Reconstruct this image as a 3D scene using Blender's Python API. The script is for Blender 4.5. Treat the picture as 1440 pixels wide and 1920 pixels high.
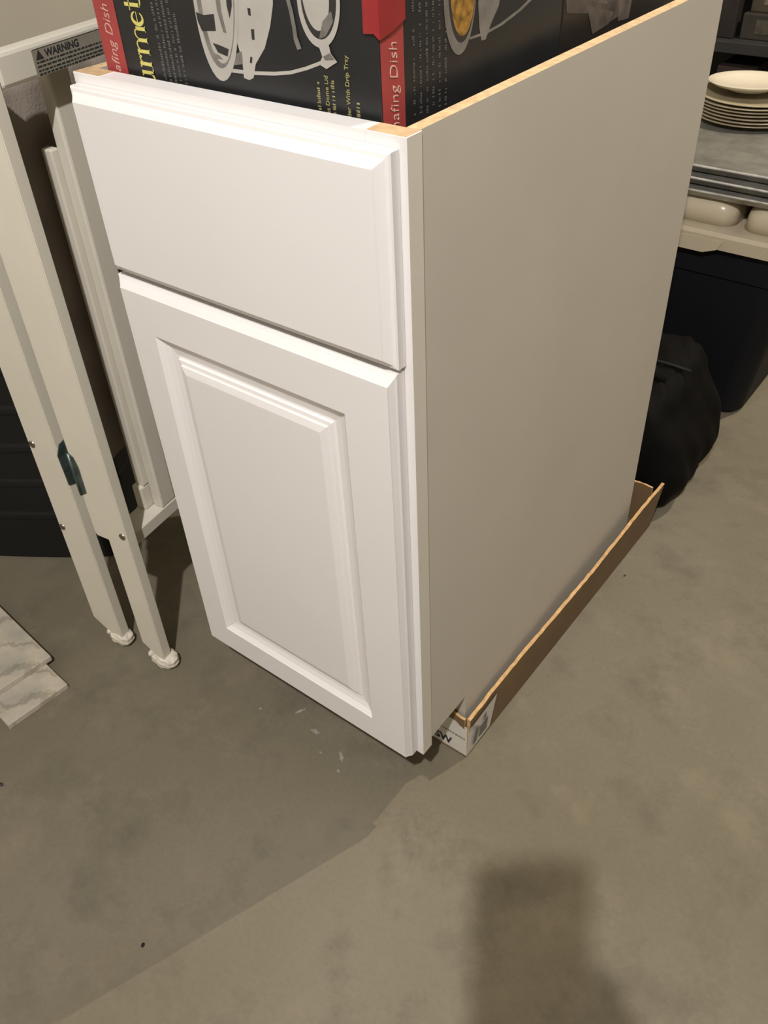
import bpy, bmesh, math, random
from mathutils import Vector, Matrix, Euler
random.seed(7)
for o in list(bpy.data.objects): bpy.data.objects.remove(o)
S = bpy.context.scene
COL = S.collection

# ------------------------------------------------------------------ camera
CAM = Vector((0.38184, -0.50974, 1.07592))
CR = Vector((0.7930, 0.6075, -0.0455)); CU = Vector((-0.3698, 0.5394, 0.7565)); CF = Vector((-0.4842, 0.5831, -0.6524))
FPX = 1622.5
cam = bpy.data.objects.new('camera', bpy.data.cameras.new('camera')); COL.objects.link(cam)
cam.data.sensor_fit = 'VERTICAL'; cam.data.sensor_height = 24.0; cam.data.lens = FPX / 1920 * 24.0
cam.data.clip_start = 0.005; cam.data.clip_end = 50
M = Matrix((CR, CU, -CF)).transposed().to_4x4(); M.translation = CAM
cam.matrix_world = M
S.camera = cam

# ------------------------------------------------------------------ world, exposure, lamps
w = bpy.data.worlds.new('world'); S.world = w; w.use_nodes = True
w.node_tree.nodes['Background'].inputs[0].default_value = (0.9, 0.85, 0.75, 1)
w.node_tree.nodes['Background'].inputs[1].default_value = 0.02
S.view_settings.view_transform = 'Standard'
S.view_settings.look = 'None'
S.view_settings.exposure = 0.0
S.view_settings.gamma = 1.0
S.view_settings.use_curve_mapping = False
LAMP_NEAR = (0.59, -1.115, 2.36); LAMP_FAR = (0.66, 1.74, 2.42)
POWER_NEAR, POWER_FAR = 190.0, 150.0
LAMP_COL_NEAR = (1.0, 0.97, 0.955); LAMP_COL_FAR = (1.0, 0.90, 0.74)

# ------------------------------------------------------------------ helpers
def srgb(r, g, b):
    f = lambda c: (c / 255 / 12.92) if c / 255 <= 0.04045 else ((c / 255 + 0.055) / 1.055) ** 2.4
    return (f(r), f(g), f(b), 1)

def at(px, py, axis, val):
    """the point where the photograph's pixel meets the plane axis=val"""
    d = CF + CR * ((px - 720) / FPX) - CU * ((py - 960) / FPX)
    t = (val - CAM[axis]) / d[axis]
    return CAM + d * t

def mat(name, col, rough=0.5, var=0.0, scale=20.0, bump=0.0, bscale=80.0, metal=0.0, spec=0.5, coat=0.0, col2=None, detail=4, stretch=(1, 1, 1)):
    m = bpy.data.materials.new(name); m.use_nodes = True
    nt = m.node_tree; b = nt.nodes['Principled BSDF']
    b.inputs['Roughness'].default_value = rough; b.inputs['Metallic'].default_value = metal
    b.inputs['Specular IOR Level'].default_value = spec; b.inputs['Coat Weight'].default_value = coat
    tc = nt.nodes.new('ShaderNodeTexCoord'); mp = nt.nodes.new('ShaderNodeMapping')
    mp.inputs['Scale'].default_value = stretch
    nt.links.new(tc.outputs['Object'], mp.inputs[0])
    n = nt.nodes.new('ShaderNodeTexNoise'); n.inputs['Scale'].default_value = scale; n.inputs['Detail'].default_value = detail
    nt.links.new(mp.outputs[0], n.inputs['Vector'])
    mx = nt.nodes.new('ShaderNodeMix'); mx.data_type = 'RGBA'
    c2 = col2 if col2 else tuple(c * (1 - var) for c in col[:3]) + (1,)
    mx.inputs[6].default_value = col; mx.inputs[7].default_value = c2
    cr = nt.nodes.new('ShaderNodeValToRGB'); cr.color_ramp.elements[0].position = 0.35; cr.color_ramp.elements[1].position = 0.68
    nt.links.new(n.outputs['Fac'], cr.inputs[0]); nt.links.new(cr.outputs[0], mx.inputs[0])
    nt.links.new(mx.outputs[2], b.inputs['Base Color'])
    if bump > 0:
        n2 = nt.nodes.new('ShaderNodeTexNoise'); n2.inputs['Scale'].default_value = bscale; n2.inputs['Detail'].default_value = 5
        nt.links.new(mp.outputs[0], n2.inputs['Vector'])
        bp = nt.nodes.new('ShaderNodeBump'); bp.inputs['Strength'].default_value = bump; bp.inputs['Distance'].default_value = 0.004
        nt.links.new(n2.outputs['Fac'], bp.inputs['Height']); nt.links.new(bp.outputs[0], b.inputs['Normal'])
    return m

def tag(o, label, cat=None, group=None, kind=None):
    o['label'] = label
    if cat: o['category'] = cat
    if group: o['group'] = group
    if kind: o['kind'] = kind
    return o

def thing(name, label, cat, loc=(0, 0, 0), rot=(0, 0, 0), group=None):
    o = bpy.data.objects.new(name, None); COL.objects.link(o)
    o.empty_display_size = 0.05; o.location = loc; o.rotation_euler = rot
    return tag(o, label, cat, group)

def mk(name, bm, mats, parent=None, smooth=False, local=False):
    """link a bmesh as one object; world coordinates are made local to the parent chain unless local"""
    if parent is not None and not local:
        off = Vector((0, 0, 0)); p = parent
        while p is not None: off += p.location; p = p.parent
        bmesh.ops.translate(bm, verts=bm.verts, vec=-off)
    me = bpy.data.meshes.new(name); bm.normal_update(); bm.to_mesh(me); bm.free()
    for m in (mats if isinstance(mats, (list, tuple)) else [mats]): me.materials.append(m)
    if smooth:
        for p in me.polygons: p.use_smooth = True
    o = bpy.data.objects.new(name, me); COL.objects.link(o)
    if parent is not None: o.parent = parent
    return o

def struct(o, label=None):
    o['kind'] = 'structure'
    if label: o['label'] = label
    return o

def box(bm, x0, x1, y0, y1, z0, z1, bev=0.0, seg=2, mi=0):
    r = bmesh.ops.create_cube(bm, size=1.0)
    vs = r['verts']
    for v in vs:
        v.co = Vector(((x0 + x1) / 2 + v.co.x * (x1 - x0), (y0 + y1) / 2 + v.co.y * (y1 - y0), (z0 + z1) / 2 + v.co.z * (z1 - z0)))
    fs = set(f for v in vs for f in v.link_faces)
    for f in fs: f.material_index = mi
    if bev > 0:
        es = set(e for v in vs for e in v.link_edges)
        bmesh.ops.bevel(bm, geom=list(es), offset=bev, segments=seg, affect='EDGES', profile=0.5)
    return fs

def nbox(name, dims, m, parent=None, bev=0.0, seg=2, local=False):
    bm = bmesh.new(); box(bm, *dims, bev=bev, seg=seg); return mk(name, bm, m, parent, local=local)

def prism(bm, pts, axis, a, b):
    """closed outline pts (2-D) extruded along axis from a to b; the other axes in x,y,z order"""
    def V(p, t):
        q = list(p); q.insert(axis, t); return bm.verts.new(q)
    A = [V(p, a) for p in pts]; B = [V(p, b) for p in pts]
    fs = [bm.faces.new(A), bm.faces.new(B[::-1])]
    n = len(pts)
    for i in range(n): fs.append(bm.faces.new((A[i], B[i], B[(i + 1) % n], A[(i + 1) % n])))
    bmesh.ops.recalc_face_normals(bm, faces=fs)
    return fs

def lathe(bm, prof, c=(0, 0, 0), n=48, close=True):
    rings = []
    for r, z in prof:
        if r < 1e-6: rings.append([bm.verts.new((c[0], c[1], c[2] + z))])
        else: rings.append([bm.verts.new((c[0] + r * math.cos(2 * math.pi * k / n), c[1] + r * math.sin(2 * math.pi * k / n), c[2] + z)) for k in range(n)])
    for a, b in zip(rings, rings[1:]):
        for k in range(n):
            k2 = (k + 1) % n
            va = [a[0]] if len(a) == 1 else [a[k], a[k2]]
            vb = [b[0]] if len(b) == 1 else [b[k2], b[k]]
            try: bm.faces.new(va + vb)
            except ValueError: pass
    bmesh.ops.recalc_face_normals(bm, faces=bm.faces)

def tube(bm, pts, r, n=10):
    pts = [Vector(p) for p in pts]; rings = []
    rr = r if isinstance(r, (list, tuple)) else [r] * len(pts)
    up0 = Vector((0.13, 0.27, 0.95))
    for i, p in enumerate(pts):
        d = (pts[min(i + 1, len(pts) - 1)] - pts[max(i - 1, 0)]).normalized()
        a = d.cross(up0).normalized(); b = a.cross(d)
        rings.append([bm.verts.new(p + (a * math.cos(2 * math.pi * k / n) + b * math.sin(2 * math.pi * k / n)) * rr[i]) for k in range(n)])
    for q, s in zip(rings, rings[1:]):
        for k in range(n): bm.faces.new((q[k], q[(k + 1) % n], s[(k + 1) % n], s[k]))
    bm.faces.new(rings[0][::-1]); bm.faces.new(rings[-1])
    bmesh.ops.recalc_face_normals(bm, faces=bm.faces)

def loops_panel(bm, x0, x1, z0, z1, prof, close_last=True, back=None, kb=1.0, kr=1.0):
    """nested rectangles in the x-z plane: prof = [(inset, y), ...]"""
    L = []
    for d, y in prof:
        L.append([bm.verts.new(p) for p in ((x0 + d, y, z0 + d * kb), (x1 - d * kr, y, z0 + d * kb), (x1 - d * kr, y, z1 - d), (x0 + d, y, z1 - d))])
    for a, b in zip(L, L[1:]):
        for k in range(4): bm.faces.new((a[k], a[(k + 1) % 4], b[(k + 1) % 4], b[k]))
    if close_last: bm.faces.new(L[-1])
    if back is not None: bm.faces.new(L[0][::-1])
    return L

def flat(bm, pts, axis, val, th=0.0002, out=1, mi=0):
    """thin printed shape on plane axis=val from 2-D or 3-D points, proud by th"""
    P = [Vector(p) for p in pts]
    for p in P: p[axis] = val + out * th
    try: f = bm.faces.new([bm.verts.new(p) for p in P])
    except ValueError: return
    f.normal_update()
    if f.normal[axis] * out < 0: f.normal_flip()
    f.material_index = mi
    return f

def text_mesh(txt, size, origin, xdir, ydir, bold=0.0, shear=0.0, extrude=0.0002, align='LEFT', sx=1.0):
    """lettering as a bmesh in the world"""
    cu = bpy.data.curves.new('lettering', 'FONT'); cu.body = txt; cu.size = size; cu.offset = bold; cu.shear = shear
    cu.extrude = extrude; cu.align_x = align; cu.resolution_u = 4
    o = bpy.data.objects.new('lettering', cu); COL.objects.link(o)
    bpy.context.view_layer.update()
    me = bpy.data.meshes.new_from_object(o.evaluated_get(bpy.context.evaluated_depsgraph_get()))
    bm = bmesh.new(); bm.from_mesh(me)
    X = Vector(xdir).normalized(); Y = Vector(ydir).normalized(); Z = X.cross(Y)
    for v in bm.verts: v.co = Vector(origin) + X * (v.co.x * sx) + Y * v.co.y + Z * v.co.z
    bpy.data.objects.remove(o); bpy.data.meshes.remove(me); bpy.data.curves.remove(cu)
    return bm

def smoothstep(t): t = max(0, min(1, t)); return t * t * (3 - 2 * t)

# ------------------------------------------------------------------ materials
def concrete():
    m = bpy.data.materials.new('concrete'); m.use_nodes = True; nt = m.node_tree; b = nt.nodes['Principled BSDF']
    N = nt.nodes.new; Lk = nt.links.new
    tc = N('ShaderNodeTexCoord')
    def noise(s, d=6, r=0.55):
        n = N('ShaderNodeTexNoise'); n.inputs['Scale'].default_value = s; n.inputs['Detail'].default_value = d; n.inputs['Roughness'].default_value = r
        Lk(tc.outputs['Object'], n.inputs['Vector']); return n
    def ramp(src, p0, p1, c0=(0, 0, 0, 1), c1=(1, 1, 1, 1)):
        r = N('ShaderNodeValToRGB'); r.color_ramp.elements[0].position = p0; r.color_ramp.elements[1].position = p1
        r.color_ramp.elements[0].color = c0; r.color_ramp.elements[1].color = c1; Lk(src, r.inputs[0]); return r
    def mix(f, a, b_, typ='MIX'):
        x = N('ShaderNodeMix'); x.data_type = 'RGBA'; x.blend_type = typ
        if hasattr(f, 'node'): Lk(f, x.inputs[0])
        else: x.inputs[0].default_value = f
        for i, c in ((6, a), (7, b_)):
            if hasattr(c, 'node'): Lk(c, x.inputs[i])
            else: x.inputs[i].default_value = c
        return x.outputs[2]
    big = noise(2.2, 4); mid = noise(9, 8, 0.62); fine = noise(150, 5, 0.75); spk = noise(420, 1)
    base = mix(ramp(big.outputs['Fac'], 0.38, 0.66).outputs[0], (0.160, 0.137, 0.093, 1), (0.198, 0.176, 0.130, 1))
    base = mix(ramp(mid.outputs['Fac'], 0.50, 0.75).outputs[0], base, (0.116, 0.102, 0.073, 1))
    base = mix(ramp(fine.outputs['Fac'], 0.45, 0.75).outputs[0], base, mix(0.26, base, (0.095, 0.082, 0.060, 1)))
    light = ramp(noise(6.5, 8, 0.74).outputs['Fac'], 0.53, 0.68)
    base = mix(mix(0.55, (0, 0, 0, 1), light.outputs[0]), base, (0.235, 0.200, 0.145, 1))
    base = mix(ramp(spk.outputs['Fac'], 0.74, 0.80).outputs[0], base, (0.22, 0.20, 0.16, 1))
    Lk(base, b.inputs['Base Color'])
    b.inputs['Roughness'].default_value = 0.72; b.inputs['Specular IOR Level'].default_value = 0.3
    bp = N('ShaderNodeBump'); bp.inputs['Strength'].default_value = 0.12; bp.inputs['Distance'].default_value = 0.003
    Lk(mid.outputs['Fac'], bp.inputs['Height']); Lk(bp.outputs[0], b.inputs['Normal'])
    return m

def marble():
    m = bpy.data.materials.new('marble'); m.use_nodes = True; nt = m.node_tree; b = nt.nodes['Principled BSDF']
    tc = nt.nodes.new('ShaderNodeTexCoord')
    w_ = nt.nodes.new('ShaderNodeTexWave'); w_.inputs['Scale'].default_value = 5.5; w_.inputs['Distortion'].default_value = 9.0
    w_.inputs['Detail'].default_value = 5; w_.inputs['Detail Scale'].default_value = 2.2; w_.inputs['Detail Roughness'].default_value = 0.62
    n = nt.nodes.new('ShaderNodeTexNoise'); n.inputs['Scale'].default_value = 22; n.inputs['Detail'].default_value = 6
    mp = nt.nodes.new('ShaderNodeMapping'); mp.inputs['Rotation'].default_value = (0, 0, 0.9)
    nt.links.new(tc.outputs['Object'], mp.inputs[0]); nt.links.new(mp.outputs[0], w_.inputs['Vector']); nt.links.new(tc.outputs['Object'], n.inputs['Vector'])
    r = nt.nodes.new('ShaderNodeValToRGB'); e = r.color_ramp.elements
    e[0].position = 0.0; e[0].color = (0.72, 0.71, 0.69, 1); e[1].position = 0.18; e[1].color = (1, 1, 1, 1)
    nt.links.new(w_.outputs['Fac'], r.inputs[0])
    r2 = nt.nodes.new('ShaderNodeValToRGB'); q = r2.color_ramp.elements
    q[0].position = 0.35; q[0].color = (0.53, 0.47, 0.37, 1); q[1].position = 0.68; q[1].color = (0.36, 0.335, 0.28, 1)
    nt.links.new(n.outputs['Fac'], r2.inputs[0])
    x = nt.nodes.new('ShaderNodeMix'); x.data_type = 'RGBA'; x.blend_type = 'MULTIPLY'; x.inputs[0].default_value = 1.0
    nt.links.new(r2.outputs[0], x.inputs[6]); nt.links.new(r.outputs[0], x.inputs[7]); nt.links.new(x.outputs[2], b.inputs['Base Color'])
    b.inputs['Roughness'].default_value = 0.4
    return m

MT = {}
MT['white'] = mat('white_thermofoil', (0.80, 0.775, 0.765, 1), 0.42, 0.02, 6)
MT['laminate'] = mat('grey_laminate', (0.495, 0.458, 0.398, 1), 0.5, 0.05, 7)
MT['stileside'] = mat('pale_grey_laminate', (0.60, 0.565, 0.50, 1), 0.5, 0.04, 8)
MT['rawwood'] = mat('raw_wood', (0.62, 0.43, 0.24, 1), 0.75, 0.22, 90, 0.1, 200)
MT['chip'] = mat('raw_particle_edge', (0.74, 0.52, 0.29, 1), 0.8, 0.3, 160, 0.15, 300)
MT['card'] = mat('cardboard', (0.172, 0.108, 0.049, 1), 0.85, 0.16, 14, 0.05, 150)
MT['cardedge'] = mat('torn_cardboard_edge', (0.62, 0.38, 0.17, 1), 0.9, 0.3, 120, 0.3, 250)
MT['paper'] = mat('label_paper', (0.62, 0.59, 0.53, 1), 0.7, 0.06, 40)
MT['ink'] = mat('black_ink', (0.03, 0.03, 0.032, 1), 0.6, 0.2, 60)
MT['greyink'] = mat('grey_ink', (0.20, 0.19, 0.165, 1), 0.7, 0.4, 120)
MT['boxblack'] = mat('black_printed_card', (0.016, 0.0165, 0.018, 1), 0.38, 0.2, 30, spec=0.5)
MT['boxbrown'] = mat('dark_brown_printed_card', (0.020, 0.015, 0.013, 1), 0.42, 0.2, 30)
MT['red'] = mat('red_print', (0.36, 0.052, 0.050, 1), 0.45, 0.12, 50)
MT['redtape'] = mat('red_tape', (0.30, 0.026, 0.028, 1), 0.25, 0.15, 30)
MT['yellow'] = mat('yellow_print', (0.66, 0.60, 0.17, 1), 0.5, 0.1, 60)
MT['dullyellow'] = mat('dull_yellow_print', (0.36, 0.33, 0.14, 1), 0.5, 0.3, 200)
MT['palepink'] = mat('pale_pink_print', (0.62, 0.40, 0.35, 1), 0.5, 0.1, 60)
MT['silver'] = mat('silver_print', (0.43, 0.41, 0.37, 1), 0.45, 0.12, 40)
MT['silverdim'] = mat('dim_silver_print', (0.21, 0.195, 0.175, 1), 0.45, 0.35, 60)
MT['darkprint'] = mat('dark_print', (0.03, 0.028, 0.028, 1), 0.45, 0.2, 60)
MT['gold'] = mat('golden_food_print', (0.42, 0.22, 0.035, 1), 0.5, 0.7, 160)
MT['fineprint'] = mat('fine_print', (0.13, 0.125, 0.12, 1), 0.5, 0.3, 200)
MT['glassprint'] = mat('glassware_print', (0.10, 0.08, 0.07, 1), 0.5, 0.6, 50)
MT['crib'] = mat('cream_paint', (0.67, 0.63, 0.535, 1), 0.5, 0.05, 9)
MT['cribsticker'] = mat('warning_sticker_paper', (0.27, 0.245, 0.19, 1), 0.7, 0.1, 50)
MT['fabric'] = mat('taupe_fabric', (0.30, 0.255, 0.215, 1), 0.95, 0.3, 12, 0.25, 300)
MT['sock'] = mat('white_felt', (0.70, 0.645, 0.545, 1), 0.95, 0.15, 60, 0.5, 160)
MT['zinc'] = mat('zinc_plate', (0.16, 0.21, 0.20, 1), 0.38, 0.5, 60, 0.2, 120, metal=0.75)
MT['screw'] = mat('screw_steel', (0.42, 0.38, 0.34, 1), 0.3, 0.2, 200, metal=1.0)
MT['rubber'] = mat('black_plastic', (0.0095, 0.0092, 0.0088, 1), 0.75, 0.2, 9, spec=0.3)
MT['bag'] = mat('black_nylon', (0.0045, 0.0040, 0.0035, 1), 0.75, 0.3, 12, 0.25, 30, spec=0.1)
MT['tote'] = mat('navy_plastic', (0.0055, 0.006, 0.0085, 1), 0.6, 0.15, 6, spec=0.25)
MT['lid'] = mat('beige_plastic', (0.52, 0.45, 0.33, 1), 0.28, 0.08, 8)
MT['foil'] = mat('dull_aluminium', (0.42, 0.41, 0.37, 1), 0.34, 0.35, 26, 0.15, 60, metal=0.55)
MT['china'] = mat('cream_china', (0.76, 0.69, 0.55, 1), 0.15, 0.03, 12)
MT['chinashade'] = mat('shaded_cream_china', (0.40, 0.345, 0.235, 1), 0.25, 0.1, 30)  # cream china of the plates, darkened: dimness under the bowl put into the colour
MT['rimglint'] = mat('highlit_metal_rim', (0.72, 0.70, 0.65, 1), 0.3, 0.35, 60, metal=0.4)  # tray metal made paler: whitish highlights along the rim painted in
MT['rimshade'] = mat('shaded_china_rim', (0.33, 0.27, 0.16, 1), 0.3, 0.3, 60)  # rim undersides painted darker for the shadow of the bowl
MT['shelf'] = mat('dark_shelf_metal', (0.035, 0.034, 0.033, 1), 0.5, 0.2, 10)
MT['wall'] = mat('dull_wall_paint', (0.42, 0.39, 0.32, 1), 0.85, 0.05, 3)
MT['ceil'] = mat('ceiling_paint', (0.12, 0.105, 0.085, 1), 0.9, 0.05, 3)
MT['concrete'] = concrete(); MT['marble'] = marble()
MT['smear'] = mat('pale_paint_smear', (0.34, 0.325, 0.285, 1), 0.7, 0.5, 130)

# ------------------------------------------------------------------ the room
RX0, RX1, RY0, RY1, RZ = -1.7, 4.4, -2.3, 2.75, 2.55
flo = struct(nbox('floor', (RX0, RX1, RY0, RY1, -0.12, 0.0), MT['concrete']), 'grey brown mottled concrete floor')
struct(nbox('ceiling', (RX0, RX1, RY0, RY1, RZ, RZ + 0.1), MT['ceil']), 'plain ceiling')
struct(nbox('wall_left', (RX0 - 0.12, RX0, RY0, RY1, 0, RZ), MT['wall']), 'plain beige grey painted wall')
struct(nbox('wall_right', (RX1, RX1 + 0.12, RY0, RY1, 0, RZ), MT['wall']), 'plain beige grey painted wall')
struct(nbox('wall_back', (RX0, RX1, RY1, RY1 + 0.12, 0, RZ), MT['wall']), 'plain beige grey painted wall')
struct(nbox('wall_front', (RX0, RX1, RY0 - 0.12, RY0, 0, RZ), MT['wall']), 'plain beige grey painted wall')

def lamp(loc, power, col, rad, label):
    t = thing('ceiling_lamp', label, 'lamp', (loc[0], loc[1], RZ))
    bm = bmesh.new(); lathe(bm, [(0, 0), (0.06, 0), (0.062, -0.012), (0.045, -0.03), (0.022, -0.034), (0.022, -0.06), (0, -0.06)], n=32)
    mk('lamp_holder', bm, MT['china'], t, smooth=True, local=True)
    bm = bmesh.new(); tube(bm, [(0, 0, -0.06), (0, 0, loc[2] - RZ + rad + 0.004)], 0.012)
    mk('lamp_stem', bm, MT['china'], t, local=True)
    l = bpy.data.lights.new('bulb', 'POINT'); l.energy = power; l.color = col; l.shadow_soft_size = rad
    lo = bpy.data.objects.new('bulb', l); COL.objects.link(lo); lo.parent = t; lo.location = (0, 0, loc[2] - RZ)
lamp(LAMP_NEAR, POWER_NEAR, LAMP_COL_NEAR, 0.024, 'bare bulb ceiling lamp above the person taking the picture')
lamp(LAMP_FAR, POWER_FAR, LAMP_COL_FAR, 0.006, 'bare bulb ceiling lamp behind the white cabinet, above the storage tote')

# ------------------------------------------------------------------ base cabinet
W, D, H = 0.382, 0.606, 0.876
ZF = 0.114
cab = thing('base_cabinet', 'white kitchen base cabinet with one drawer above one raised panel door', 'cabinet', (-W / 2, D / 2, 0.004))
# face frame: stiles and rails
for nm, x0, x1 in (('stile', -W, -W + 0.038), ('stile', -0.038, 0.0)):
    bm = bmesh.new()
    box(bm, x0, x1, 0, 0.019, ZF, H, bev=0.0004, seg=1)
    for f in bm.faces:
        if f.normal.z > 0.9: f.material_index = 1
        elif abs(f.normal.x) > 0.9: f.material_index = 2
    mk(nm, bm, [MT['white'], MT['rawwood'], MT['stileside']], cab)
nbox('top_rail', (-W + 0.038, -0.038, 0.0, 0.019, H - 0.038, H - 0.0003), MT['white'], cab)
nbox('middle_rail', (-W + 0.038, -0.038, 0.0, 0.019, 0.665, 0.705), MT['white'], cab)
nbox('bottom_rail', (-W + 0.038, -0.038, 0.0, 0.019, ZF, ZF + 0.038), MT['white'], cab)
# sides with a toe notch
def side_panel(x0, x1, outer):
    bm = bmesh.new()
    pts = [(0.0191, 0.127), (0.0191, H), (D, H), (D, 0.009), (0.100, 0.009), (0.100, 0.127)]
    fs = prism(bm, pts, 0, x0, x1)
    for f in bm.faces:
        f.normal_update()
        if f.normal.z > 0.9: f.material_index = 1
    return mk('side_panel', bm, [MT['laminate'], MT['chip']], cab)
sp = side_panel(-0.0140, -0.0019, 1); sp['label'] = 'grey beige laminate side with bare tan top edge'
side_panel(-W + 0.0012, -W + 0.0140, -1)
nbox('back_panel', (-W + 0.014, -0.014, D - 0.006, D, 0.02, H - 0.002), MT['laminate'], cab)
nbox('bottom_panel', (-W + 0.014, -0.014, 0.0195, D - 0.006, 0.128, 0.140), MT['laminate'], cab)
nbox('toe_kick', (-W + 0.002, -0.002, 0.1002, 0.112, 0.009, 0.126), MT['rawwood'], cab)
# drawer
dr = thing('drawer', '', None, (0, 0, 0)); del dr['label']
bpy.data.objects.remove(dr)
bm = bmesh.new()
DX0, DX1 = -0.376, -0.0068
loops_panel(bm, DX0, DX1, 0.688, 0.8672, [(0, -0.0008), (0, -0.0105), (0.0012, -0.0118), (0.0042, -0.0125), (0.0058, -0.0142), (0.0098, -0.0186), (0.0108, -0.0200)], back=1)
drawer = mk('drawer_front', bm, MT['white'], cab)
nbox('drawer_box', (-W + 0.05, -0.05, 0.0195, 0.56, 0.715, 0.728), MT['rawwood'], drawer)
for x0, x1 in ((-W + 0.05, -W + 0.063), (-0.063, -0.05)):
    nbox('drawer_side', (x0, x1, 0.0195, 0.56, 0.728, 0.795), MT['rawwood'], drawer)
nbox('drawer_back', (-W + 0.063, -0.063, 0.547, 0.56, 0.728, 0.795), MT['rawwood'], drawer)
# door: frame ring and raised centre panel
bm = bmesh.new()
OX0, OX1, OZ0, OZ1 = -0.3765, -0.0088, 0.1195, 0.6832
IX0, IX1, IZ0, IZ1 = -0.3265, -0.0645, 0.163, 0.6275
outer = loops_panel(bm, OX0, OX1, OZ0, OZ1, [(0, -0.0008), (0, -0.0115), (0.0018, -0.0127), (0.0030, -0.0134), (0.0090, -0.0188), (0.0098, -0.0200)], close_last=False, back=1, kb=0.2, kr=0.45)
inner = loops_panel(bm, IX0, IX1, IZ0, IZ1, [(0, -0.0200), (0.0012, -0.0186), (0.0060, -0.0148), (0.0125, -0.0122), (0.0205, -0.0108)], close_last=False)
a, b = outer[-1], inner[0]
for k in range(4): bm.faces.new((a[k], a[(k + 1) % 4], b[(k + 1) % 4], b[k]))
bmesh.ops.recalc_face_normals(bm, faces=bm.faces)
door = mk('door', bm, MT['white'], cab)
bm = bmesh.new()
loops_panel(bm, IX0 + 0.0205, IX1 - 0.0205, IZ0 + 0.0205, IZ1 - 0.0205, [(0, -0.0108), (0.0022, -0.0112), (0.0030, -0.0138), (0.0072, -0.0146), (0.0082, -0.0166), (0.0150, -0.0186), (0.0158, -0.0188)])
mk('raised_panel', bm, MT['white'], door)

# ------------------------------------------------------------------ cardboard tray under the cabinet
tray = thing('cardboard_tray', 'torn brown cardboard tray under the white cabinet with a white label at its corner', 'cardboard', (-W / 2, 0.38, 0))
nbox('tray_bottom', (-W - 0.006, 0.006, 0.092, 0.694, 0.0005, 0.0040), MT['card'], tray)
def ragged_wall(name, p0, p1, z, th, inward, lean=0.0, n=60, zend=None, seed=1):
    """upright corrugated wall from p0 to p1 with a torn top edge"""
    rnd = random.Random(seed); bm = bmesh.new(); p0 = Vector(p0); p1 = Vector(p1); inw = Vector(inward)
    rows = []
    for i in range(n + 1):
        t = i / n; p = p0.lerp(p1, t)
        zt = z + ((zend - z) * t if zend is not None else 0) + rnd.uniform(-0.0012, 0.0012)
        wob = 0.0012 * math.sin(t * 9 + seed)
        o_ = -inw * (lean * (0.35 + 0.65 * t) + wob)
        rows.append([bm.verts.new(q) for q in (Vector((p.x, p.y, 0.0006)), Vector((p.x + o_.x, p.y + o_.y, zt - 0.0003)),
            Vector((p.x + o_.x + inw.x * th, p.y + o_.y + inw.y * th, zt + rnd.uniform(-0.001, 0.001))), Vector((p.x + inw.x * th, p.y + inw.y * th, 0.0006)))])
    for q, s in zip(rows, rows[1:]):
        for k in range(4):
            f = bm.faces.new((q[k], q[(k + 1) % 4], s[(k + 1) % 4], s[k])); f.material_index = 1 if k == 1 else 0
    for r_ in (rows[0], rows[-1][::-1]):
        f = bm.faces.new(r_); f.material_index = 1
    bmesh.ops.recalc_face_normals(bm, faces=bm.faces)
    return mk(name, bm, [MT['card'], MT['cardedge']], tray)
TX = 0.0065
ragged_wall('tray_side', (TX, 0.094, 0), (TX + 0.003, 0.695, 0), 0.089, 0.0052, (-1, 0, 0), lean=0.012, zend=0.106, seed=3)
ragged_wall('tray_side', (-W - 0.0062, 0.094, 0), (-W - 0.0062, 0.695, 0), 0.08, 0.004, (1, 0, 0), seed=4)
ragged_wall('tray_front', (-W - 0.006, 0.0935, 0), (TX - 0.004, 0.0935, 0), 0.086, 0.0035, (0, 1, 0), seed=5)
ragged_wall('tray_back', (-W - 0.006, 0.6945, 0), (TX - 0.004, 0.6945, 0), 0.09, 0.004, (0, -1, 0), seed=6)
# label wrapped round the corner
bm = bmesh.new(); yl = 0.0930
flat(bm, [(-0.075, 0, 0.004), (TX + 0.0004, 0, 0.004), (TX + 0.0004, 0, 0.071), (-0.033, 0, 0.073), (-0.075, 0, 0.074)], 1, yl, 0.0004, -1)
V = [(TX + 0.0004, yl - 0.0004, 0.004), (TX + 0.0026, 0.150, 0.012), (TX + 0.0072, 0.158, 0.083), (TX + 0.0060, 0.100, 0.074), (TX + 0.0034, yl - 0.0004, 0.071)]
f = bm.faces.new([bm.verts.new(p) for p in V]); f.normal_update()
if f.normal.x < 0: f.normal_flip()
lab = mk('label_sticker', bm, MT['paper'], tray)
bm = text_mesh('SW', 0.0215, (-0.0475, yl - 0.0006, 0.0110), (1, 0, 0.0), (0, 0, 1), bold=0.0006, sx=0.9); mk('lettering', bm, MT['ink'], lab)
bm = bmesh.new(); rnd = random.Random(2)
x = -0.046
while x < 0.002:
    wd = rnd.uniform(0.0012, 0.0042); flat(bm, [(x, 0, 0.0392), (x + wd, 0, 0.0390), (x + wd, 0, 0.0425), (x, 0, 0.0427)], 1, yl, 0.0006, -1); x += wd + rnd.uniform(0.0006, 0.0016)
mk('fine_print', bm, MT['greyink'], lab)['kind'] = 'stuff'
bm = bmesh.new()
for (y0, z0, y1, z1) in ((0.106, 0.016, 0.114, 0.050), (0.120, 0.020, 0.138, 0.048), (0.126, 0.055, 0.131, 0.067)):
    xs = lambda y, z: TX + 0.0009 + (y - 0.094) * 0.036 + z * 0.074
    f = bm.faces.new([bm.verts.new((xs(y, z), y, z)) for y, z in ((y0, z0), (y1, z0 + 0.004), (y1, z1 + 0.006), (y0, z1))]); f.normal_update()
    if f.normal.x < 0: f.normal_flip()
mk('smudged_print', bm, MT['greyink'], lab)

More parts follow.
